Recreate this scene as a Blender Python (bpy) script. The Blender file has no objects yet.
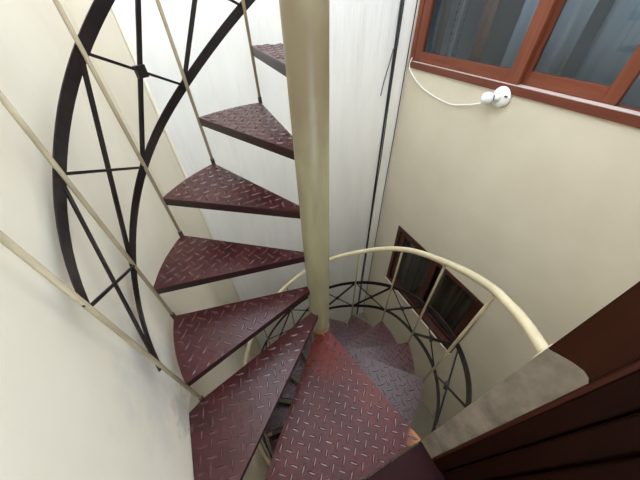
import bpy, bmesh, math, random
from mathutils import Vector, Matrix
random.seed(7)
S = bpy.context.scene
COL = S.collection

# ------------------------------------------------------------------ camera, sky, exposure
cam_d = bpy.data.cameras.new('camera')
cam = bpy.data.objects.new('camera', cam_d); COL.objects.link(cam)
cam_d.sensor_width = 36.0
cam_d.sensor_fit = 'HORIZONTAL'
cam_d.lens = 256.283 / 640 * 36.0
cam_d.clip_start = 0.02
RX, UX, FX = Vector((0.90641, -0.42172, -0.02367)), Vector((0.30725, 0.61986, 0.72206)), Vector((0.28984, 0.66176, -0.69142))
m = Matrix((RX, UX, -FX)).transposed().to_4x4()
m.translation = Vector((-0.26177, -0.65202, 1.35062))
cam.matrix_world = m
S.camera = cam

W = bpy.data.worlds.new('sky'); S.world = W; W.use_nodes = True
bg = W.node_tree.nodes['Background']
bg.inputs['Color'].default_value = (0.83, 0.915, 1.0, 1)
bg.inputs['Strength'].default_value = 6.0
S.view_settings.view_transform = 'Standard'
S.view_settings.look = 'None'
S.view_settings.gamma = 1.0
S.view_settings.use_curve_mapping = False
S.view_settings.exposure = 0.0
S.cycles.max_bounces = 10
S.cycles.diffuse_bounces = 6

# ------------------------------------------------------------------ materials
def nodes(name):
    mt = bpy.data.materials.new(name); mt.use_nodes = True
    nt = mt.node_tree
    return mt, nt, nt.nodes['Principled BSDF']

def N(nt, kind, **kw):
    n = nt.nodes.new(kind)
    for k, v in kw.items():
        if k in n.inputs: n.inputs[k].default_value = v
        else: setattr(n, k, v)
    return n

def coords(nt, scale=(1, 1, 1)):
    tc = N(nt, 'ShaderNodeTexCoord'); mp = N(nt, 'ShaderNodeMapping')
    mp.inputs['Scale'].default_value = scale
    nt.links.new(tc.outputs['Object'], mp.inputs['Vector'])
    return mp.outputs['Vector']

def ramp(nt, fac, stops):
    r = N(nt, 'ShaderNodeValToRGB')
    el = r.color_ramp.elements
    while len(el) < len(stops): el.new(0.5)
    for e, (p, c) in zip(el, stops):
        e.position = p; e.color = (*c, 1) if len(c) == 3 else c
    nt.links.new(fac, r.inputs['Fac'])
    return r.outputs['Color']

def painted(name, a, b, rough=0.5, scale=(6, 6, 6), bump=0.0, bscale=60, spec=0.5, detail=5, lo=0.35, hi=0.7, metal=0.0, bstretch=None, bdist=0.01):
    """two-tone noise paint with optional bump"""
    mt, nt, bs = nodes(name)
    nz = N(nt, 'ShaderNodeTexNoise', Scale=1.0, Detail=detail, Roughness=0.6)
    nt.links.new(coords(nt, scale), nz.inputs['Vector'])
    nt.links.new(ramp(nt, nz.outputs['Fac'], [(lo, a), (hi, b)]), bs.inputs['Base Color'])
    bs.inputs['Roughness'].default_value = rough
    bs.inputs['Specular IOR Level'].default_value = spec
    bs.inputs['Metallic'].default_value = metal
    if bump:
        n2 = N(nt, 'ShaderNodeTexNoise', Scale=1.0 if bstretch else bscale, Detail=4)
        nt.links.new(coords(nt, bstretch or (1, 1, 1)), n2.inputs['Vector'])
        bp = N(nt, 'ShaderNodeBump', Strength=bump, Distance=bdist)
        nt.links.new(n2.outputs['Fac'], bp.inputs['Height'])
        nt.links.new(bp.outputs['Normal'], bs.inputs['Normal'])
    return mt, nt, bs

def stain(nt, bs, mask, color):
    """mix a stain over whatever feeds the base colour"""
    src = bs.inputs['Base Color'].links[0].from_socket
    mx = N(nt, 'ShaderNodeMix', data_type='RGBA')
    nt.links.new(mask, mx.inputs[0]); nt.links.new(src, mx.inputs[6])
    mx.inputs[7].default_value = (*color, 1)
    nt.links.new(mx.outputs[2], bs.inputs['Base Color'])

def near_point(nt, p, r, noise=14.0, amount=0.6):
    """mask: 1 near object-space point p, 0 past r, with a ragged edge"""
    tc = N(nt, 'ShaderNodeTexCoord')
    d = N(nt, 'ShaderNodeVectorMath', operation='DISTANCE'); d.inputs[1].default_value = p
    nt.links.new(tc.outputs['Object'], d.inputs[0])
    nz = N(nt, 'ShaderNodeTexNoise', Scale=noise, Detail=4.0)
    nt.links.new(tc.outputs['Object'], nz.inputs['Vector'])
    ml = N(nt, 'ShaderNodeMath', operation='MULTIPLY_ADD'); ml.inputs[1].default_value = r * amount * 2; ml.inputs[2].default_value = -r * amount
    nt.links.new(nz.outputs['Fac'], ml.inputs[0])
    ad = N(nt, 'ShaderNodeMath', operation='ADD')
    nt.links.new(d.outputs['Value'], ad.inputs[0]); nt.links.new(ml.outputs[0], ad.inputs[1])
    mr = N(nt, 'ShaderNodeMapRange'); mr.inputs['From Min'].default_value = r; mr.inputs['From Max'].default_value = r * 0.3
    nt.links.new(ad.outputs[0], mr.inputs['Value'])
    return mr.outputs['Result']

MAROON_A, MAROON_B = (0.034, 0.0065, 0.0068), (0.064, 0.0140, 0.0135)
M = {}
M['maroon'], _, _ = painted('maroon_paint', MAROON_A, MAROON_B, rough=0.30, scale=(9, 9, 9), bump=0.10, bscale=90, spec=0.36)
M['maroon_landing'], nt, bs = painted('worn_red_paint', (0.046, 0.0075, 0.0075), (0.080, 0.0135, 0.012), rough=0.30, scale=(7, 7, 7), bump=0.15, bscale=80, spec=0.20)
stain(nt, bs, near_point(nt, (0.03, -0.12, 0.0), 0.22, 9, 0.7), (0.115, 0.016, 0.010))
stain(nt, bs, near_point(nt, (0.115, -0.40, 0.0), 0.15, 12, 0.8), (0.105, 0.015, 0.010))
stain(nt, bs, near_point(nt, (0.172, -0.632, 0.0), 0.055, 22, 0.7), (0.36, 0.15, 0.055))
M['lozenge'], _, _ = painted('worn_glint_lozenge_paint', (0.055, 0.015, 0.0145), (0.115, 0.044, 0.043), rough=0.2, scale=(30, 30, 30), spec=0.55)  # lozenge colour lightened for worn crowns and to paint in their glints
M['edge'], _, _ = painted('dark_edge_paint', (0.012, 0.004, 0.005), (0.026, 0.009, 0.009), rough=0.4, scale=(20, 20, 20), spec=0.3)
M['cream_pole'], nt, bs = painted('cream_pole_paint', (0.185, 0.158, 0.090), (0.275, 0.242, 0.145), rough=0.38, scale=(14, 14, 3), bump=0.06, bscale=25, lo=0.3, hi=0.65)
stain(nt, bs, near_point(nt, (0.0, -0.04, 0.006), 0.05, 40, 0.35), (0.22, 0.075, 0.02))
stain(nt, bs, near_point(nt, (-0.03, -0.03, 1.25), 0.26, 9, 0.9), (0.165, 0.125, 0.068))
M['cream_rod'], _, _ = painted('cream_rod_paint', (0.28, 0.225, 0.145), (0.42, 0.345, 0.22), rough=0.4, scale=(25, 25, 10))
M['cream_rail'], _, _ = painted('cream_rail_paint', (0.55, 0.47, 0.30), (0.66, 0.57, 0.385), rough=0.33, scale=(12, 12, 12))
M['dark_iron'], _, _ = painted('dark_brown_iron_paint', (0.008, 0.005, 0.005), (0.016, 0.009, 0.009), rough=0.4, scale=(14, 14, 14), spec=0.3)
M['wall_cream'], nt, bs = painted('cream_plaster', (0.65, 0.58, 0.45), (0.72, 0.65, 0.515), rough=0.75, scale=(2.2, 2.2, 2.2), bump=0.18, bscale=18, spec=0.25, lo=0.3, hi=0.7)
M['wall_left'], nt, bs = painted('scuffed_cream_plaster', (0.72, 0.65, 0.525), (0.78, 0.715, 0.59), rough=0.7, scale=(2.5, 2.5, 2.5), bump=0.2, bscale=16, spec=0.3, lo=0.3, hi=0.7)
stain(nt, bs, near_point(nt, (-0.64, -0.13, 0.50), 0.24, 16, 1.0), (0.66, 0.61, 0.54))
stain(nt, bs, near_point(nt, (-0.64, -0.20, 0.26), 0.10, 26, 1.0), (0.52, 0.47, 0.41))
M['wall_white'], nt, bs = painted('white_glossy_paint', (0.80, 0.79, 0.76), (0.89, 0.88, 0.855), rough=0.26, scale=(5, 5, 1.0), bump=0.45, spec=0.5, lo=0.3, hi=0.7, bstretch=(8, 8, 1.0), bdist=0.05)
M['panel'], _, _ = painted('pale_panel_paint', (0.72, 0.66, 0.545), (0.78, 0.72, 0.60), rough=0.6, scale=(5, 5, 1))
M['concrete'], _, _ = painted('smeared_grey_plaster', (0.135, 0.110, 0.085), (0.285, 0.235, 0.185), rough=0.8, scale=(16, 16, 11), bump=0.35, bscale=25, spec=0.2, lo=0.28, hi=0.68, detail=8)
M['ground'], _, _ = painted('grey_cement_floor', (0.20, 0.165, 0.115), (0.26, 0.22, 0.16), rough=0.8, scale=(4, 4, 4), bump=0.2, bscale=30)
M['threshold'], _, _ = painted('smooth_maroon_threshold', (0.018, 0.005, 0.006), (0.028, 0.008, 0.009), rough=0.55, scale=(6, 6, 6), spec=0.08)

def wood(name, a, b, rough, axis, spec=0.4):
    sc = {'y': (40, 3, 40), 'z': (40, 40, 3)}[axis]
    return painted(name, a, b, rough=rough, scale=sc, bump=0.05, bscale=60, lo=0.3, hi=0.72, spec=spec)[0]
M['sash_wood_v'] = wood('red_brown_wood_upright', (0.130, 0.033, 0.015), (0.210, 0.058, 0.028), 0.42, 'z')
M['sash_wood_h'] = wood('red_brown_wood_rail', (0.130, 0.033, 0.015), (0.210, 0.058, 0.028), 0.42, 'y')
M['sill_wood'] = wood('red_brown_sill_wood', (0.12, 0.030, 0.016), (0.18, 0.05, 0.027), 0.4, 'y')
M['dark_wood_v'] = wood('dark_window_wood_upright', (0.042, 0.012, 0.007), (0.078, 0.021, 0.012), 0.4, 'z')
M['dark_wood_h'] = wood('dark_window_wood_rail', (0.042, 0.012, 0.007), (0.078, 0.021, 0.012), 0.4, 'y')
M['door_wood'] = wood('brown_door_wood', (0.009, 0.0021, 0.0008), (0.014, 0.0032, 0.0011), 0.5, 'z', 0.08)
M['door_board'] = wood('brown_upper_board_wood', (0.026, 0.0065, 0.002), (0.036, 0.009, 0.003), 0.45, 'z', 0.1)
M['door_trim'] = wood('red_brown_door_trim', (0.040, 0.010, 0.005), (0.065, 0.017, 0.009), 0.4, 'z', 0.15)
M['black_rubber'], _, _ = painted('black_cable_rubber', (0.012, 0.012, 0.014), (0.03, 0.03, 0.033), rough=0.5, scale=(30, 30, 30))
M['grey_rubber'], _, _ = painted('grey_cable_rubber', (0.09, 0.09, 0.09), (0.15, 0.15, 0.15), rough=0.5, scale=(30, 30, 30))
M['white_plastic'], _, _ = painted('white_plastic', (0.78, 0.78, 0.76), (0.84, 0.84, 0.82), rough=0.3, scale=(10, 10, 10))
M['cord_plastic'], _, _ = painted('white_cord_plastic', (0.80, 0.79, 0.75), (0.86, 0.85, 0.82), rough=0.35, scale=(10, 10, 10))
M['bulb'], _, bs = painted('frosted_bulb', (0.86, 0.88, 0.92), (0.90, 0.92, 0.95), rough=0.15, scale=(10, 10, 10))
M['slot'], _, _ = painted('dark_slot', (0.02, 0.02, 0.02), (0.03, 0.03, 0.03), rough=0.7)
M['room'], _, _ = painted('blue_grey_room_paint', (0.22, 0.25, 0.28), (0.27, 0.30, 0.33), rough=0.7, scale=(3, 3, 3))
M['curtain_grey'], _, _ = painted('grey_voile', (0.40, 0.45, 0.49), (0.52, 0.57, 0.62), rough=0.85, scale=(12, 12, 1))
M['curtain_dark'], _, _ = painted('dark_brown_curtain', (0.10, 0.085, 0.072), (0.48, 0.43, 0.37), rough=0.85, scale=(26, 26, 0.5), lo=0.4, hi=0.66)
M['cupboard'] = wood('brown_cupboard_wood', (0.13, 0.055, 0.032), (0.19, 0.085, 0.05), 0.45, 'z')
M['chrome'], _, _ = painted('dull_chrome', (0.55, 0.56, 0.57), (0.65, 0.66, 0.67), rough=0.3, metal=0.9)
M['beads'], _, _ = painted('dark_beads', (0.03, 0.03, 0.035), (0.06, 0.06, 0.065), rough=0.3)

def glass(name, tint):
    mt = bpy.data.materials.new(name); mt.use_nodes = True
    nt = mt.node_tree; nt.nodes.clear()
    out = N(nt, 'ShaderNodeOutputMaterial'); mx = N(nt, 'ShaderNodeMixShader')
    tr = N(nt, 'ShaderNodeBsdfTransparent'); tr.inputs['Color'].default_value = (*tint, 1)
    gl = N(nt, 'ShaderNodeBsdfGlossy'); gl.inputs['Roughness'].default_value = 0.02
    nz = N(nt, 'ShaderNodeTexNoise', Scale=1.6, Detail=1.0)
    nt.links.new(coords(nt), nz.inputs['Vector'])
    bp = N(nt, 'ShaderNodeBump', Strength=0.05, Distance=0.02)
    nt.links.new(nz.outputs['Fac'], bp.inputs['Height']); nt.links.new(bp.outputs['Normal'], gl.inputs['Normal'])
    fr = N(nt, 'ShaderNodeFresnel', IOR=1.5)
    ml = N(nt, 'ShaderNodeMath', operation='MULTIPLY_ADD'); ml.inputs[1].default_value = 1.4; ml.inputs[2].default_value = 0.02
    nt.links.new(fr.outputs[0], ml.inputs[0])
    ge = N(nt, 'ShaderNodeNewGeometry')
    iv = N(nt, 'ShaderNodeMath', operation='SUBTRACT'); iv.inputs[0].default_value = 1.0
    nt.links.new(ge.outputs['Backfacing'], iv.inputs[1])
    pr = N(nt, 'ShaderNodeMath', operation='MULTIPLY')
    nt.links.new(ml.outputs[0], pr.inputs[0]); nt.links.new(iv.outputs[0], pr.inputs[1])
    nt.links.new(pr.outputs[0], mx.inputs['Fac'])
    nt.links.new(tr.outputs[0], mx.inputs[1]); nt.links.new(gl.outputs[0], mx.inputs[2])
    nt.links.new(mx.outputs[0], out.inputs['Surface'])
    return mt
M['glass'] = glass('window_glass', (0.75, 0.80, 0.84))
M['glass_dark'] = glass('dim_window_glass', (0.62, 0.62, 0.60))

# ------------------------------------------------------------------ helpers
def link(name, bm, mat, parent=None, smooth=False):
    me = bpy.data.meshes.new(name)
    bmesh.ops.recalc_face_normals(bm, faces=bm.faces[:])
    bm.to_mesh(me); bm.free()
    for mm in (mat if isinstance(mat, (list, tuple)) else [mat]): me.materials.append(mm)
    if smooth:
        for p in me.polygons: p.use_smooth = True
    o = bpy.data.objects.new(name, me); COL.objects.link(o)
    if parent: o.parent = parent
    return o

def empty(name, loc=(0, 0, 0)):
    o = bpy.data.objects.new(name, None); COL.objects.link(o); o.location = loc
    o.empty_display_size = 0.1
    return o

def tag(o, label, cat, group=None, kind=None):
    o['label'] = label; o['category'] = cat
    if group: o['group'] = group
    if kind: o['kind'] = kind
    return o

def struct(o, label=None, cat=None):
    o['kind'] = 'structure'
    if label: o['label'] = label
    if cat: o['category'] = cat
    return o

def box(bm, x0, x1, y0, y1, z0, z1, bev=0.0):
    r = bmesh.ops.create_cube(bm, size=1)
    for v in r['verts']:
        v.co = Vector((x0 + (v.co.x + .5) * (x1 - x0), y0 + (v.co.y + .5) * (y1 - y0), z0 + (v.co.z + .5) * (z1 - z0)))
    if bev:
        es = list({e for v in r['verts'] for e in v.link_edges})
        bmesh.ops.bevel(bm, geom=es, offset=bev, segments=2, affect='EDGES')

def tube(bm, pts, r, n=10, cap=True):
    pts = [Vector(p) for p in pts]
    rings = []
    ref = None
    for i, p in enumerate(pts):
        t = (pts[min(i + 1, len(pts) - 1)] - pts[max(i - 1, 0)]).normalized()
        if ref is None:
            ref = t.orthogonal().normalized()
        ref = (ref - t * ref.dot(t)).normalized()
        b = t.cross(ref)
        rr = r[i] if isinstance(r, (list, tuple)) else r
        rings.append([bm.verts.new(p + (ref * math.cos(a) + b * math.sin(a)) * rr) for a in (2 * math.pi * k / n for k in range(n))])
    for a, b in zip(rings, rings[1:]):
        for k in range(n):
            bm.faces.new((a[k], a[(k + 1) % n], b[(k + 1) % n], b[k]))
    if cap:
        bm.faces.new(rings[0][::-1]); bm.faces.new(rings[-1])

def bar(bm, a, b, wdir, w, t):
    """flat bar from a to b: width w along wdir, thickness t across"""
    a, b = Vector(a), Vector(b)
    d = (b - a).normalized(); wd = Vector(wdir); wd = (wd - d * wd.dot(d)).normalized(); td = d.cross(wd)
    vs = [[bm.verts.new(p + wd * sx * w / 2 + td * sy * t / 2) for sx, sy in ((-1, -1), (1, -1), (1, 1), (-1, 1))] for p in (a, b)]
    for k in range(4): bm.faces.new((vs[0][k], vs[0][(k + 1) % 4], vs[1][(k + 1) % 4], vs[1][k]))
    bm.faces.new(vs[0][::-1]); bm.faces.new(vs[1])

def catmull(ps, sub=8):
    out = []
    for i in range(len(ps) - 1):
        p0, p1, p2, p3 = ps[max(i - 1, 0)], ps[i], ps[i + 1], ps[min(i + 2, len(ps) - 1)]
        for s in range(sub):
            t = s / sub
            out.append(tuple(0.5 * (2 * b + (c - a) * t + (2 * a - 5 * b + 4 * c - d) * t * t + (3 * b - a - 3 * c + d) * t ** 3)
                             for a, b, c, d in zip(p0, p1, p2, p3)))
    out.append(tuple(ps[-1]))
    return out

def cyl(th, r, z): return Vector((r * math.cos(th), r * math.sin(th), z))

def lathe(bm, prof, n=24, axis='x', origin=(0, 0, 0)):
    """prof: list of (along, radius)"""
    rings = []
    for h, r in prof:
        ring = []
        for k in range(n):
            a = 2 * math.pi * k / n
            v = Vector((h, r * math.cos(a), r * math.sin(a))) if axis == 'x' else Vector((r * math.cos(a), r * math.sin(a), h))
            ring.append(bm.verts.new(v + Vector(origin)))
        rings.append(ring)
    for a, b in zip(rings, rings[1:]):
        for k in range(n): bm.faces.new((a[k], a[(k + 1) % n], b[(k + 1) % n], b[k]))
    bm.faces.new(rings[0]); bm.faces.new(rings[-1])

# ------------------------------------------------------------------ the light well (x: towards window wall, y: towards white wall)
XL, XR, YB, YF = -0.640, 1.390, 1.270, -0.640
ZF, ZT = -2.80, 2.5
TH = 0.12
bm = bmesh.new(); box(bm, XL - TH, XL, -2.2, YB, ZF, ZT)
struct(link('wall_left', bm, M['wall_left']))
bm = bmesh.new(); box(bm, XL - TH, XR + TH, YB, YB + TH, ZF, ZT)
struct(link('wall_back', bm, M['wall_white']))
bm = bmesh.new(); box(bm, XL - TH, XR + TH, -0.78, YB + TH, ZF - 0.1, ZF)
struct(link('floor', bm, M['ground']))
# right wall with the two window openings
W1 = (-0.56, 1.250, 0.920, 2.25)          # y0 y1 z0 z1
W2 = (-0.190, 0.937, -1.388, -0.496)
bm = bmesh.new()
def rwall(y0, y1, z0, z1): box(bm, XR, XR + TH, y0, y1, z0, z1)
rwall(YF - 0.14, YB, ZF, W2[2]); rwall(YF - 0.14, W2[0], W2[2], W2[3]); rwall(W2[1], YB, W2[2], W2[3])
rwall(YF - 0.14, YB, W2[3], W1[2]); rwall(YF - 0.14, W1[0], W1[2], W1[3]); rwall(W1[1], YB, W1[2], W1[3]); rwall(YF - 0.14, YB, W1[3], ZT)
bmesh.ops.remove_doubles(bm, verts=bm.verts[:], dist=1e-5)
struct(link('wall_right', bm, M['wall_cream']))
# front wall (the doorway wall the camera looks out of)
DX0, DX1, DZ = XL, 0.180, 2.05
bm = bmesh.new()
box(bm, DX1, XR, YF - 0.062, YF, ZF, ZT)
box(bm, XL, DX1, YF - 0.062, YF, DZ, ZT)
box(bm, XL, DX1, YF - 0.062, YF, ZF, -0.05)
struct(link('wall_front', bm, M['wall_cream']))
# strip panel and rib beside the left wall
bm = bmesh.new(); box(bm, XL, -0.475, YB - 0.006, YB, ZF, ZT)
struct(link('trim_1', bm, M['panel']), 'pale narrow panel in the corner of left and white walls', 'wall panel')
bm = bmesh.new(); tube(bm, [(-0.462, YB - 0.004, ZF), (-0.462, YB - 0.004, ZT)], 0.011, 10)
struct(link('trim_2', bm, M['panel'], smooth=True), 'cream vertical rib between corner panel and white wall', 'rib')

# ------------------------------------------------------------------ interior behind the camera
bm = bmesh.new(); box(bm, XL, 2.0, -2.2, YF - 0.062, -0.20, -0.03)
struct(link('floor_landing', bm, M['threshold']), 'dark floor behind the doorway threshold', 'floor')
bm = bmesh.new(); box(bm, XL, 2.0, -2.3, -2.2, -0.1, 1.0)
struct(link('wall_interior', bm, M['room']), 'low wall closing the terrace behind the doorway', 'wall')
bm = bmesh.new(); box(bm, XL, 2.0, -2.3, YF - 0.062, 2.4, 2.5)
struct(link('ceiling', bm, M['room']))
bm = bmesh.new(); box(bm, XL, 0.175, -0.760, YF - 0.004, -0.05, 0.002, 0.004)
struct(link('trim_3', bm, M['threshold']), 'smooth dark maroon door threshold meeting the red landing plate', 'threshold')

# doorway jamb: smeared plaster below, brown boards above and beside
door = struct(empty('door_1', (0.18, -0.70, 0)), 'dark brown timber door frame at the right edge', 'door frame')
def dpart(name, mat, *b, bev=0.002):
    bm = bmesh.new(); box(bm, *b, bev); o = link(name, bm, mat, door); o.matrix_parent_inverse = Matrix.Translation((-0.18, 0.70, 0)); return o
dpart('upper_board', M['door_board'], 0.172, 0.20, -0.7045, -0.6405, 0.885, DZ)
dpart('edge_moulding', M['door_trim'], 0.168, 0.20, -0.712, -0.704, 0.0, DZ)
dpart('face_board', M['door_wood'], 0.172, 0.22, -0.748, -0.712, 0.0, DZ)
dpart('face_board', M['door_wood'], 0.176, 0.22, -0.792, -0.754, 0.0, DZ)
dpart('face_board', M['door_wood'], 0.176, 0.22, -0.90, -0.800, 0.0, DZ)
dpart('backing_board', M['door_wood'], 0.19, 0.23, -0.95, -0.712, 0.0, DZ)
# plaster smear with a rounded upper corner, a few millimetres proud of the pier
bm = bmesh.new()
out = [(-0.6405, -0.05), (-0.7035, -0.05)]
out += [(-0.7035, 0.896), (-0.6985, 0.905), (-0.688, 0.910), (-0.672, 0.907), (-0.655, 0.900), (-0.6405, 0.892)]
fr = [bm.verts.new((0.1705, y, z)) for y, z in out]; bk = [bm.verts.new((0.181, y, z)) for y, z in out]
bm.faces.new(fr); bm.faces.new(bk[::-1])
for i in range(len(out)):
    j = (i + 1) % len(out); bm.faces.new((fr[i], bk[i], bk[j], fr[j]))
struct(link('trim_4', bm, M['concrete']), 'smeared grey plaster strip on the wall end below the brown board', 'plaster strip')

# ------------------------------------------------------------------ windows
win = struct(empty('window_1', (XR, 0.35, W1[2])), 'red-brown wooden sliding window high in the cream wall', 'window')
def wpart(w, name, mat, *b, bev=0.002, parent=None):
    bm = bmesh.new(); box(bm, *b, bev); o = link(name, bm, mat, parent or w)
    o.matrix_parent_inverse = Matrix.Translation(-w.location); return o
y0, y1, z0, z1 = W1
wpart(win, 'sill', M['sill_wood'], XR - 0.012, XR + 0.10, y0, y1, z0, z0 + 0.042)
wpart(win, 'frame', M['sash_wood_v'], XR - 0.008, XR + 0.10, y1 - 0.042, y1, z0 + 0.042, z1)
wpart(win, 'frame', M['sash_wood_v'], XR - 0.008, XR + 0.10, y0, y0 + 0.042, z0 + 0.042, z1)
wpart(win, 'head', M['sash_wood_h'], XR - 0.008, XR + 0.10, y0 + 0.042, y1 - 0.042, z1 - 0.05, z1)
M['track'], _, _ = painted('pale_window_track', (0.50, 0.40, 0.37), (0.60, 0.50, 0.46), rough=0.4, scale=(20, 3, 20))
wpart(win, 'sill_track', M['track'], XR - 0.013, XR + 0.036, y0 + 0.042, y1 - 0.002, z0 + 0.042, z0 + 0.0448, bev=0.0)['label'] = 'pale sliding track on the sill'
def sash(w, x, ya, yb, za, zb, st, rl, mats, gm, t=0.030):
    """sliding sash: two stiles, two rails, a pane"""
    bm = bmesh.new()
    for a, b in ((ya, ya + st), (yb - st, yb)): box(bm, x, x + t, a, b, za, zb, 0.002)
    s = link('sash', bm, mats[0], w)
    s.matrix_parent_inverse = Matrix.Translation(-w.location)
    bm = bmesh.new()
    for a, b in ((za, za + rl), (zb - rl, zb)): box(bm, x + 0.001, x + t - 0.001, ya + st, yb - st, a, b, 0.002)
    link('sash_rail', bm, mats[1], s)
    bm = bmesh.new(); box(bm, x + t / 2 - 0.002, x + t / 2 + 0.002, ya + st - 0.003, yb - st + 0.003, za + rl - 0.003, zb - rl + 0.003)
    link('pane', bm, gm, s)
    return s
UP = (M['sash_wood_v'], M['sash_wood_h'])
sash(win, XR, 0.352, 1.208, z0 + 0.045, z1 - 0.05, 0.070, 0.062, UP, M['glass'])
sash(win, XR + 0.036, -0.085, 0.390, z0 + 0.045, z1 - 0.05, 0.056, 0.062, UP, M['glass'])
# room behind the upper window
bm = bmesh.new()
box(bm, 3.3, 3.4, -1.0, 1.6, 0.0, 2.6); box(bm, XR + TH, 3.4, 1.5, 1.6, 0.0, 2.6); box(bm, XR + TH, 3.4, -1.1, -1.0, 0.0, 2.6)
box(bm, XR + TH, 3.4, -1.1, 1.6, -0.1, -0.003); box(bm, XR + TH, 3.4, -1.1, 1.6, 2.5, 2.6)
struct(link('wall_bedroom', bm, M['room']), 'blue-grey walls of the dim room behind the upper window', 'wall')

win2 = struct(empty('window_2', (XR, 0.37, W2[2])), 'dark brown wooden window low in the cream wall', 'window')
y0, y1, z0, z1 = W2
wpart(win2, 'sill', M['wall_cream'], XR - 0.022, XR + 0.02, y0 - 0.01, y1 + 0.01, z0 - 0.028, z0 - 0.001)
for a, b in ((y0, y0 + 0.05), (y1 - 0.05, y1)):
    wpart(win2, 'frame', M['dark_wood_v'], XR - 0.012, XR + 0.10, a, b, z0, z1)
wpart(win2, 'frame_rail', M['dark_wood_h'], XR - 0.012, XR + 0.10, y0 + 0.05, y1 - 0.05, z0, z0 + 0.05)
wpart(win2, 'frame_rail', M['dark_wood_h'], XR - 0.012, XR + 0.10, y0 + 0.05, y1 - 0.05, z1 - 0.04, z1)
DN = (M['dark_wood_v'], M['dark_wood_h'])
ym = 0.40
sash(win2, XR + 0.008, ym - 0.045, y1 - 0.05, z0 + 0.05, z1 - 0.04, 0.062, 0.05, DN, M['glass_dark'])
sash(win2, XR + 0.044, y0 + 0.05, ym + 0.03, z0 + 0.05, z1 - 0.04, 0.062, 0.05, DN, M['glass_dark'])
bm = bmesh.new()
box(bm, XR + 0.45, XR + 0.5, y0 - 0.1, y1 + 0.1, z0 - 0.1, z1 + 0.1)
box(bm, XR + TH, XR + 0.5, y0 - 0.15, y0 - 0.1, z0 - 0.1, z1 + 0.1); box(bm, XR + TH, XR + 0.5, y1 + 0.1, y1 + 0.15, z0 - 0.1, z1 + 0.1)
box(bm, XR + TH, XR + 0.5, y0 - 0.15, y1 + 0.15, z0 - 0.15, z0 - 0.1); box(bm, XR + TH, XR + 0.5, y0 - 0.15, y1 + 0.15, z1 + 0.1, z1 + 0.15)
struct(link('wall_store', bm, M['slot']), 'dark recess behind the lower window', 'wall')

# ------------------------------------------------------------------ the spiral staircase
# boundary angle : theta, tread radius, band radius, rear-corner z, front-corner z, upper band z, lower band z, rail z
BND = {
 5: [1.5394, 0.6018, 0.6284, 1.0093, 1.2126, 1.6584, 1.3246, 2.0218],
 4: [2.0082, 0.6013, 0.6280, 0.8063, 1.0050, 1.4584, 1.1138, 1.8218],
 3: [2.4836, 0.6082, 0.6110, 0.5951, 0.7907, 1.2558, 0.9224, 1.6218],
 2: [2.9588, 0.6090, 0.6060, 0.4027, 0.5887, 1.0563, 0.7235, 1.4218],
 1: [3.4274, 0.6081, 0.6166, 0.1987, 0.3758, 0.8833, 0.5363, 1.2218],
 -2: [5.4822, 0.6046, 0.6355, -0.3858, -0.1691, 0.2611, -0.0682, 0.645],
 -3: [5.9856, 0.6066, 0.6133, -0.5858, -0.3848, 0.0693, -0.2628, 0.4354],
 -4: [6.4705, 0.6108, 0.6267, -0.7858, -0.5877, -0.1410, -0.4479, 0.2400],
 -5: [6.9350, 0.6012, 0.6150, -0.9858, -0.7897, -0.3254, -0.6655, 0.0338],
}
TH0, DTH, RT, RB, H = 3.89998, 0.474498, 0.6081, 0.6180, 0.2
for k in list(range(-13, -5)) + [6, 7]:
    z = (k + 1) * H + (0.014 if k < 0 else 0.008)
    BND[k] = [TH0 - DTH * k + (0.659 if k < 0 else 0.008), RT, RB, z - H, z, z + 0.456, z + 0.121, z + 0.820]
PX, PY = 0.009, 0.006                     # pole axis
stair = tag(empty('spiral_staircase', (0, 0, ZF)), 'maroon checker-plate spiral staircase winding round a cream pole', 'staircase')
INV = Matrix.Translation((0, 0, -ZF))
def spart(name, bm, mat, smooth=False, parent=None, label=None):
    o = link(name, bm, mat, parent or stair, smooth)
    if parent is None: o.matrix_parent_inverse = INV
    if label: o['label'] = label
    return o

bm = bmesh.new(); lathe(bm, [(ZF, 0.051), (3.2, 0.051)], 40, 'z', (PX, PY, 0))
pole = spart('center_pole', bm, M['cream_pole'], True, label='cream round centre pole with a rusty ring at the landing')
bm = bmesh.new(); lathe(bm, [(-0.012, 0.0505), (-0.012, 0.0545), (0.011, 0.0545), (0.015, 0.0505)], 40, 'z', (PX, PY, 0))
M['rust'], _, _ = painted('orange_brown_rust', (0.16, 0.055, 0.02), (0.34, 0.16, 0.06), rough=0.8, scale=(40, 40, 40), bump=0.4, bscale=120)
spart('weld_ring', bm, M['rust'], True, parent=pole, label='rusty weld ring')

def inside(pt, poly, margin):
    x, y = pt; n = len(poly)
    for i in range(n):
        ax, ay = poly[i]; bx, by = poly[(i + 1) % n]
        L = math.hypot(bx - ax, by - ay)
        if ((bx - ax) * (y - ay) - (by - ay) * (x - ax)) / L < margin: return False
    return True

def reach(cx, cy, ang, poly, full):
    t = full
    while t > 0 and not inside((cx + t * math.cos(ang), cy + t * math.sin(ang)), poly, 0.0015): t -= 0.002
    return max(t, 0.0)

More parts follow.
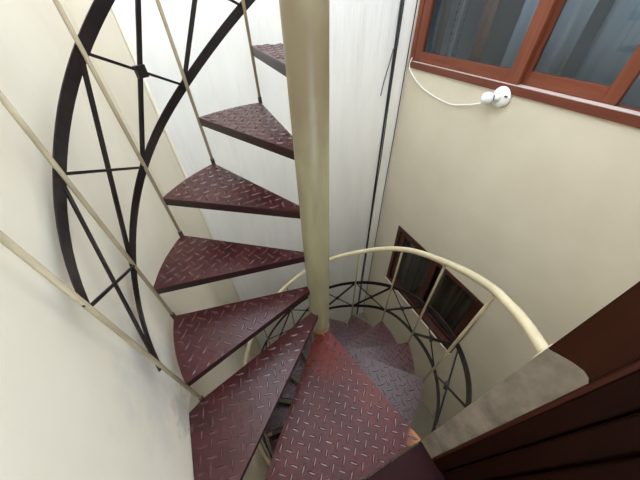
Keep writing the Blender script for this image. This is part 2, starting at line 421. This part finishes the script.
def lozenge(bm, cx, cy, ang, zf, la, lb, w=0.0105, h=0.0034):
    """raised sliver of checker plate, la and lb long either side of its middle"""
    ca, sa = math.cos(ang), math.sin(ang)
    def P(u, v, t):
        u *= lb if u > 0 else la
        x, y = cx + u * ca - v * sa, cy + u * sa + v * ca
        return bm.verts.new((x, y, zf(x, y) + t))
    base = [P(u, v, 0.0002) for u, v in ((-1, 0), (-.4, -w / 2), (.4, -w / 2), (1, 0), (.4, w / 2), (-.4, w / 2))]
    top = [P(u, v, h) for u, v in ((-.72, 0), (-.33, -w * .18), (.33, -w * .18), (.72, 0), (.33, w * .18), (-.33, w * .18))]
    fs = [bm.faces.new((base[i], base[(i + 1) % 6], top[(i + 1) % 6], top[i])) for i in range(6)]
    fs.append(bm.faces.new(top))
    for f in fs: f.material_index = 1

def make_tread(poly, zf, ang, mat, name='tread', label=None, pitch=0.036, apron=0.032):
    """poly: counter-clockwise outline; zf: height of the plate top at x, y"""
    bm = bmesh.new()
    top = [bm.verts.new((x, y, zf(x, y))) for x, y in poly]; bot = [bm.verts.new((x, y, zf(x, y) - 0.005)) for x, y in poly]
    bm.faces.new(top); bm.faces.new(bot[::-1])
    n = len(poly)
    for i in range(n): bm.faces.new((top[i], bot[i], bot[(i + 1) % n], top[(i + 1) % n]))
    bmesh.ops.recalc_face_normals(bm, faces=bm.faces[:])
    ca, sa = math.cos(ang), math.sin(ang)
    for i in range(-30, 31):
        for j in range(-30, 31):
            u, v = i * pitch, j * pitch
            x, y = u * ca - v * sa, u * sa + v * ca
            if inside((x, y), poly, 0.006):
                a = ang + (math.pi / 2 if (i + j) % 2 else 0)
                la, lb = reach(x, y, a + math.pi, poly, 0.0225), reach(x, y, a, poly, 0.0225)
                if min(la, lb) > 0.004: lozenge(bm, x, y, a, zf, la, lb)
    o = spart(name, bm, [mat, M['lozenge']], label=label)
    # edge frame: thin apron hanging under the rim
    bm = bmesh.new()
    cxm, cym = sum(p[0] for p in poly) / n, sum(p[1] for p in poly) / n
    def ins(p, d=0.005):
        v = Vector((cxm - p[0], cym - p[1])); v.normalize(); return (p[0] + v.x * d, p[1] + v.y * d)
    rings = []
    inner = [ins(p) for p in poly]
    outer = [ins(p, 0.0003) for p in poly]
    for pts, dz in ((outer, -0.0045), (outer, -apron), (inner, -apron), (inner, -0.0045)):
        rings.append([bm.verts.new((x, y, zf(x, y) + dz)) for x, y in pts])
    for a in range(4):
        A, B = rings[a], rings[(a + 1) % 4]
        for i in range(n): bm.faces.new((A[i], A[(i + 1) % n], B[(i + 1) % n], B[i]))
    spart('edge_frame', bm, M['edge'], parent=o)
    return o

def plane_z(p0, p1, p2):
    (x0, y0, z0), (x1, y1, z1), (x2, y2, z2) = p0, p1, p2
    nrm = (Vector(p1) - Vector(p0)).cross(Vector(p2) - Vector(p0))
    return lambda x, y: z0 - (nrm.x * (x - x0) + nrm.y * (y - y0)) / nrm.z

def sector(tf, tr, rf, rr, n=10):
    """counter-clockwise outline; rear (upper) edge at angle tr < front angle tf"""
    pts = [(PX + 0.049 * math.cos(tr), PY + 0.049 * math.sin(tr))]
    for i in range(n + 1):
        t = tr + (tf - tr) * i / n; r = rr + (rf - rr) * i / n
        pts.append((r * math.cos(t), r * math.sin(t)))
    pts.append((PX + 0.049 * math.cos(tf), PY + 0.049 * math.sin(tf)))
    return pts

for k in range(-12, 8):
    if k in (0, 1): continue
    F = BND[k - 1]
    Rr = BND[k] if k != -1 else [TH0 + DTH + 0.659 - 0.02, 0.61, 0.62, -0.19]
    tf, tr = F[0], Rr[0]
    pf, pr = cyl(tf, F[1], F[4]), cyl(tr, Rr[1], Rr[3])
    zf = plane_z(pf, pr, (0, 0, (F[4] + Rr[3]) / 2))
    make_tread(sector(tf, tr, F[1], Rr[1]), zf, (tf + tr) / 2 + math.pi / 4 + 0.1, M['maroon'])
# first tread above the landing runs out to the left wall
tr, tf = BND[1][0], TH0 - 0.022
pr = cyl(tr, 0.6081, 0.1987)
poly = [(PX + 0.049 * math.cos(tr), PY + 0.049 * math.sin(tr)), (pr.x, pr.y), (-0.6375, -0.20), (-0.6375, -0.575), (-0.6375 + 0.010, -0.585),
        (PX + 0.049 * math.cos(tf + .3), PY + 0.049 * math.sin(tf + .3))]
make_tread(poly, lambda x, y: 0.2, 3.75 + math.pi / 4, M['maroon'], label='maroon tread that meets the left wall')
# landing plate: wide red wedge up to the threshold
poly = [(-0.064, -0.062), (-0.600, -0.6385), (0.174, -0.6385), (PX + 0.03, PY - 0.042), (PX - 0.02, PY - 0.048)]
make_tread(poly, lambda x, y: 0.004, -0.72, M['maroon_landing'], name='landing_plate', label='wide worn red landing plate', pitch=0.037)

# balusters, each with a dark foot
def rail_r(k): return BND[k][2]
for k in sorted(BND):
    if k == 0 or k < -12: continue
    th, rt, rb, zr, zfr, zu, zl, zh = BND[k]
    a, b = cyl(th, rt + 0.002, zr - 0.030), cyl(th, 0.622 if k == 1 else rb - 0.005, zh)
    bm = bmesh.new(); tube(bm, [a, b], 0.0062, 10)
    o = spart('baluster', bm, M['cream_rod'], True)
    d = (b - a).normalized()
    bm = bmesh.new(); tube(bm, [a - d * 0.004, a + d * 0.050], 0.0085, 10)
    spart('foot_collar', bm, M['edge'], True, parent=o)

# handrails
def rail(ks, extra=None, first=None):
    pts = [(BND[k][0], BND[k][2], BND[k][7]) for k in ks]
    if extra: pts.append(extra)
    return [cyl(*p) for p in catmull(pts, 10)]
bm = bmesh.new()
low = [(BND[k][0], 0.62 if k < -5 else BND[k][2], BND[k][7]) for k in range(-12, -1)] 
pts = [cyl(*p) for p in catmull(low, 10)][:-1] 
pts = pts + [Vector(p) for p in catmull([tuple(cyl(*low[-1])), (0.396, -0.556, 0.676), (0.332, -0.643, 0.706)], 8)]
tube(bm, pts, 0.0155, 14)
hr = spart('handrail', bm, M['cream_rail'], True, label='cream tubular handrail curving down from the plaster strip')
bm = bmesh.new(); lathe(bm, [(0.0, 0.030), (0.004, 0.030), (0.006, 0.027)], 24, 'z')
bm.transform(Matrix.Translation((0.334, YF, 0.705)) @ Matrix.Rotation(-math.pi / 2, 4, 'X'))
spart('wall_flange', bm, M['cream_rail'], parent=hr)
bm = bmesh.new()
up = [(BND[k][0], 0.618 if k == 1 else 0.603 if k < 3 else BND[k][2], BND[k][7]) for k in (7, 6, 5, 4, 3, 2, 1)]
tube(bm, [cyl(*p) for p in catmull(up, 10)], 0.0165, 14)
spart('handrail', bm, M['cream_rail'], True, label='cream tubular handrail of the upper flight')

# helical bands: flat strips on the outside of the balusters
def helix(pts, w, t):
    """pts: (theta, radius, z)"""
    bm = bmesh.new(); P = catmull(pts, 8); rings = []
    for i, (th, r, z) in enumerate(P):
        q = P[min(i + 1, len(P) - 1)]; p = P[max(i - 1, 0)]
        tg = (cyl(*q) - cyl(*p)).normalized(); rad = Vector((math.cos(th), math.sin(th), 0))
        wd = rad.cross(tg).normalized(); td = tg.cross(wd).normalized()
        c = cyl(th, r, z)
        rings.append([bm.verts.new(c + wd * a * w / 2 + td * b * t / 2) for a, b in ((-1, -1), (1, -1), (1, 1), (-1, 1))])
    for A, B in zip(rings, rings[1:]):
        for k in range(4): bm.faces.new((A[k], A[(k + 1) % 4], B[(k + 1) % 4], B[k]))
    bm.faces.new(rings[0][::-1]); bm.faces.new(rings[-1])
    return bm
OFF = 0.003
def bpt(k, which): return (BND[k][0], BND[k][2] + OFF, BND[k][5 if which == 'u' else 6])
END_U, END_L = (5.005, 0.672, 0.470), (5.005, 0.672, 0.100)
for which in 'ul':
    spart('helical_band', helix([bpt(k, which) for k in (7, 6, 5, 4, 3, 2, 1)], 0.035 if which == 'u' else 0.030, 0.004), M['dark_iron'])
    spart('helical_band', helix([bpt(k, which) for k in range(-12, -1)] + [END_U if which == 'u' else END_L], 0.028, 0.004), M['dark_iron'])

# crossed braces between neighbouring balusters with a small plate where they cross
def brace(lo_hi, hi_lo, plate=0.026):
    """lo_hi: rising bar, hi_lo: thin bar (each a pair of cylindrical points)"""
    bars = []
    for (a, b), w, t, off in ((lo_hi, 0.015, 0.005, 0.004), (hi_lo, 0.008, 0.005, -0.003)):
        A, B = cyl(a[0], a[1] + off, a[2]), cyl(b[0], b[1] + off, b[2])
        mid = (A + B) / 2; rad = Vector((mid.x, mid.y, 0)).normalized()
        bm = bmesh.new(); bar(bm, A, B, rad.cross((B - A).normalized()), w, t)
        bars.append((spart('cross_brace', bm, M['dark_iron']), A, B))
    if plate:
        A, B = bars[0][1], bars[0][2]; C_, D_ = bars[1][1], bars[1][2]
        # nearest point of the two bars
        u, v, w0 = B - A, D_ - C_, A - C_
        a, b, c, d, e = u.dot(u), u.dot(v), v.dot(v), u.dot(w0), v.dot(w0)
        s = (b * e - c * d) / (a * c - b * b)
        p = A + u * s; rad = Vector((p.x, p.y, 0)).normalized()
        bm = bmesh.new(); tg = Vector((-rad.y, rad.x, 0))
        bar(bm, p - tg * plate / 2 - rad * 0.004, p + tg * plate / 2 - rad * 0.004, (0, 0, 1), plate, 0.014)
        spart('crossing_plate', bm, M['dark_iron'], parent=bars[0][0])
for k in range(1, 7):
    brace((bpt(k, 'l'), bpt(k + 1, 'u')), (bpt(k, 'u'), bpt(k + 1, 'l')), plate=0.034 if k >= 3 else 0)
for k in range(-12, -2):
    brace((bpt(k, 'l'), bpt(k + 1, 'u')), (bpt(k, 'u'), bpt(k + 1, 'l')))
brace((bpt(-2, 'u'), END_L), (bpt(-2, 'l'), END_U))

# ------------------------------------------------------------------ wall lamp
LX, LY, LZ = XR, 0.405, 0.895
lamp = tag(empty('wall_lamp', (LX, LY, LZ)), 'white round lampholder with bare bulb on cream wall under upper window', 'lamp')
def lpart(name, bm, mat, smooth=True, parent=None):
    o = link(name, bm, mat, parent or lamp, smooth)
    if parent is None: o.matrix_parent_inverse = Matrix.Translation((-LX, -LY, -LZ))
    return o
O = (LX, LY, LZ)
bm = bmesh.new(); lathe(bm, [(0.0, 0.056), (-0.012, 0.056), (-0.020, 0.050), (-0.024, 0.030), (-0.024, 0.005)], 32, 'x', O)
plate_o = lpart('base_plate', bm, M['white_plastic'])
bm = bmesh.new(); box(bm, LX - 0.0255, LX - 0.0215, LY - 0.045, LY - 0.026, LZ + 0.008, LZ + 0.016, 0.001)
lpart('screw_slot', bm, M['slot'], False, plate_o)
AX = Vector((-0.62, 0.76, -0.18)).normalized()
def angled(prof):
    """a lathe turned from the x axis onto the lamp's own axis"""
    b = bmesh.new(); lathe(b, [(-h, r) for h, r in prof], 24, 'x')
    q = Vector((-1, 0, 0)).rotation_difference(AX)
    b.transform(Matrix.Translation((LX - 0.022, LY + 0.006, LZ)) @ q.to_matrix().to_4x4())
    return b
lpart('socket', angled([(-0.006, 0.019), (0.008, 0.022), (0.020, 0.021), (0.022, 0.013)]), M['white_plastic'])
lpart('bulb_collar', angled([(0.020, 0.0145), (0.028, 0.0145)]), M['slot'])
lpart('bulb', angled([(0.027, 0.016), (0.034, 0.024), (0.046, 0.032), (0.060, 0.034), (0.075, 0.030), (0.086, 0.020), (0.091, 0.008)]), M['bulb'])
bm = bmesh.new()
cp = [(XR - 0.014, 1.215, 0.985), (XR - 0.018, 1.225, 0.93), (XR - 0.012, 1.17, 0.875), (XR - 0.010, 1.06, 0.82), (XR - 0.010, 0.90, 0.785), (XR - 0.012, 0.74, 0.775), (XR - 0.014, 0.62, 0.80), (XR - 0.016, 0.53, 0.83), (XR - 0.012, 0.455, 0.868)]
tube(bm, catmull(cp, 8), 0.0042, 8)
lpart('cord', bm, M['cord_plastic'])

# ------------------------------------------------------------------ cables on the white wall
def cable(name, pts, r, mat, label, cat='cable'):
    bm = bmesh.new(); tube(bm, catmull(pts, 8), r, 8)
    return tag(link(name, bm, mat, None, True), label, cat, 'cables down the white wall corner')
def wob(x, z0, z1, amp, n, y=YB - 0.012):
    return [(x + random.uniform(-amp, amp), y + random.uniform(-0.003, 0.003), z0 + (z1 - z0) * i / n) for i in range(n + 1)]
cable('power_cable', wob(1.236, ZT - 0.05, -2.75, 0.003, 16), 0.0085, M['black_rubber'], 'thickest black cable hanging down the white wall near the corner')
cable('power_cable', wob(1.2525, ZT - 0.05, -2.75, 0.002, 18, YB - 0.012), 0.0045, M['black_rubber'], 'thinner black cable twisting alongside the thickest one')
cable('power_cable', [(1.219, YB - 0.016, 1.05), (1.200, YB - 0.012, 0.95), (1.175, YB - 0.010, 0.84), (1.160, YB - 0.010, 0.74)], 0.004, M['grey_rubber'], 'short dark branch cable leaving the black bundle to its left')
cable('corner_wire', wob(1.374, ZT - 0.05, -2.75, 0.003, 10, YB - 0.006), 0.0040, M['black_rubber'], 'thin black wire running down the corner beside the cream wall', 'wire')

# ------------------------------------------------------------------ things behind the glass
def curtain(name, x, ya, yb, za, zb, folds, amp, mat, label, group=None):
    bm = bmesh.new(); n = folds * 8; rows = []
    for z in (za, (za + zb) / 2, zb):
        rows.append([bm.verts.new((x + amp * math.sin(2 * math.pi * folds * i / n) + 0.3 * amp * math.sin(5 * i / n * folds + z), ya + (yb - ya) * i / n, z)) for i in range(n + 1)])
    for a, b in zip(rows, rows[1:]):
        for i in range(n): bm.faces.new((a[i], a[i + 1], b[i + 1], b[i]))
    o = link(name, bm, mat, None, True)
    so = o.modifiers.new('thickness', 'SOLIDIFY'); so.thickness = 0.003
    return tag(o, label, 'curtain', group)
curtain('curtain', XR + 0.085, 0.38, 0.90, W2[2] + 0.004, W2[3] - 0.004, 9, 0.010, M['curtain_dark'], 'dark striped curtain behind the left pane of the lower window', 'lower window curtains')
curtain('curtain', XR + 0.105, -0.18, 0.385, W2[2] + 0.004, W2[3] - 0.004, 10, 0.010, M['curtain_dark'], 'dark striped curtain behind the right pane of the lower window', 'lower window curtains')
M['curtain_brown'], _, _ = painted('brown_curtain_cloth', (0.17, 0.075, 0.045), (0.24, 0.11, 0.07), rough=0.85, scale=(20, 20, 1))
M['curtain_navy'], _, _ = painted('dark_navy_curtain_cloth', (0.02, 0.025, 0.035), (0.04, 0.05, 0.065), rough=0.85, scale=(20, 20, 1))
curtain('voile_curtain', XR + 0.33, 0.34, 0.72, 0.75, 2.35, 4, 0.018, M['curtain_grey'], 'grey voile curtain behind the left pane of the upper window')
curtain('voile_curtain', XR + 0.40, -0.40, 0.30, 0.75, 2.35, 3, 0.012, M['curtain_grey'], 'smooth blue-grey curtain behind the right pane of the upper window')
curtain('brown_curtain', XR + 0.23, 0.815, 0.900, 0.75, 2.35, 2, 0.008, M['curtain_brown'], 'narrow brown curtain between the chrome pole and grey voile')
curtain('navy_curtain', XR + 0.20, 1.17, 1.235, 0.75, 2.35, 2, 0.010, M['curtain_navy'], 'narrow dark navy curtain at the left edge of upper window')
bm = bmesh.new(); tube(bm, [(XR + 0.22, 1.074, 0.6), (XR + 0.22, 1.060, 2.35)], 0.0075, 12)
tag(link('chrome_pole', bm, M['chrome'], None, True), 'upright chrome pole seen through the left pane of the upper window', 'pole')
for yy, lab in ((1.112, 'string of dark beads left of the chrome pole'), (1.030, 'string of dark beads right of the chrome pole')):
    bm = bmesh.new(); tube(bm, [(XR + 0.22, yy, 0.95), (XR + 0.22, yy, 2.3)], 0.002, 6)
    for i in range(34):
        bmesh.ops.create_icosphere(bm, subdivisions=1, radius=0.008, matrix=Matrix.Translation((XR + 0.22, yy, 0.96 + i * 0.04)))
    tag(link('bead_string', bm, M['beads'], None, True), lab, 'bead string', 'bead strings by the chrome pole')
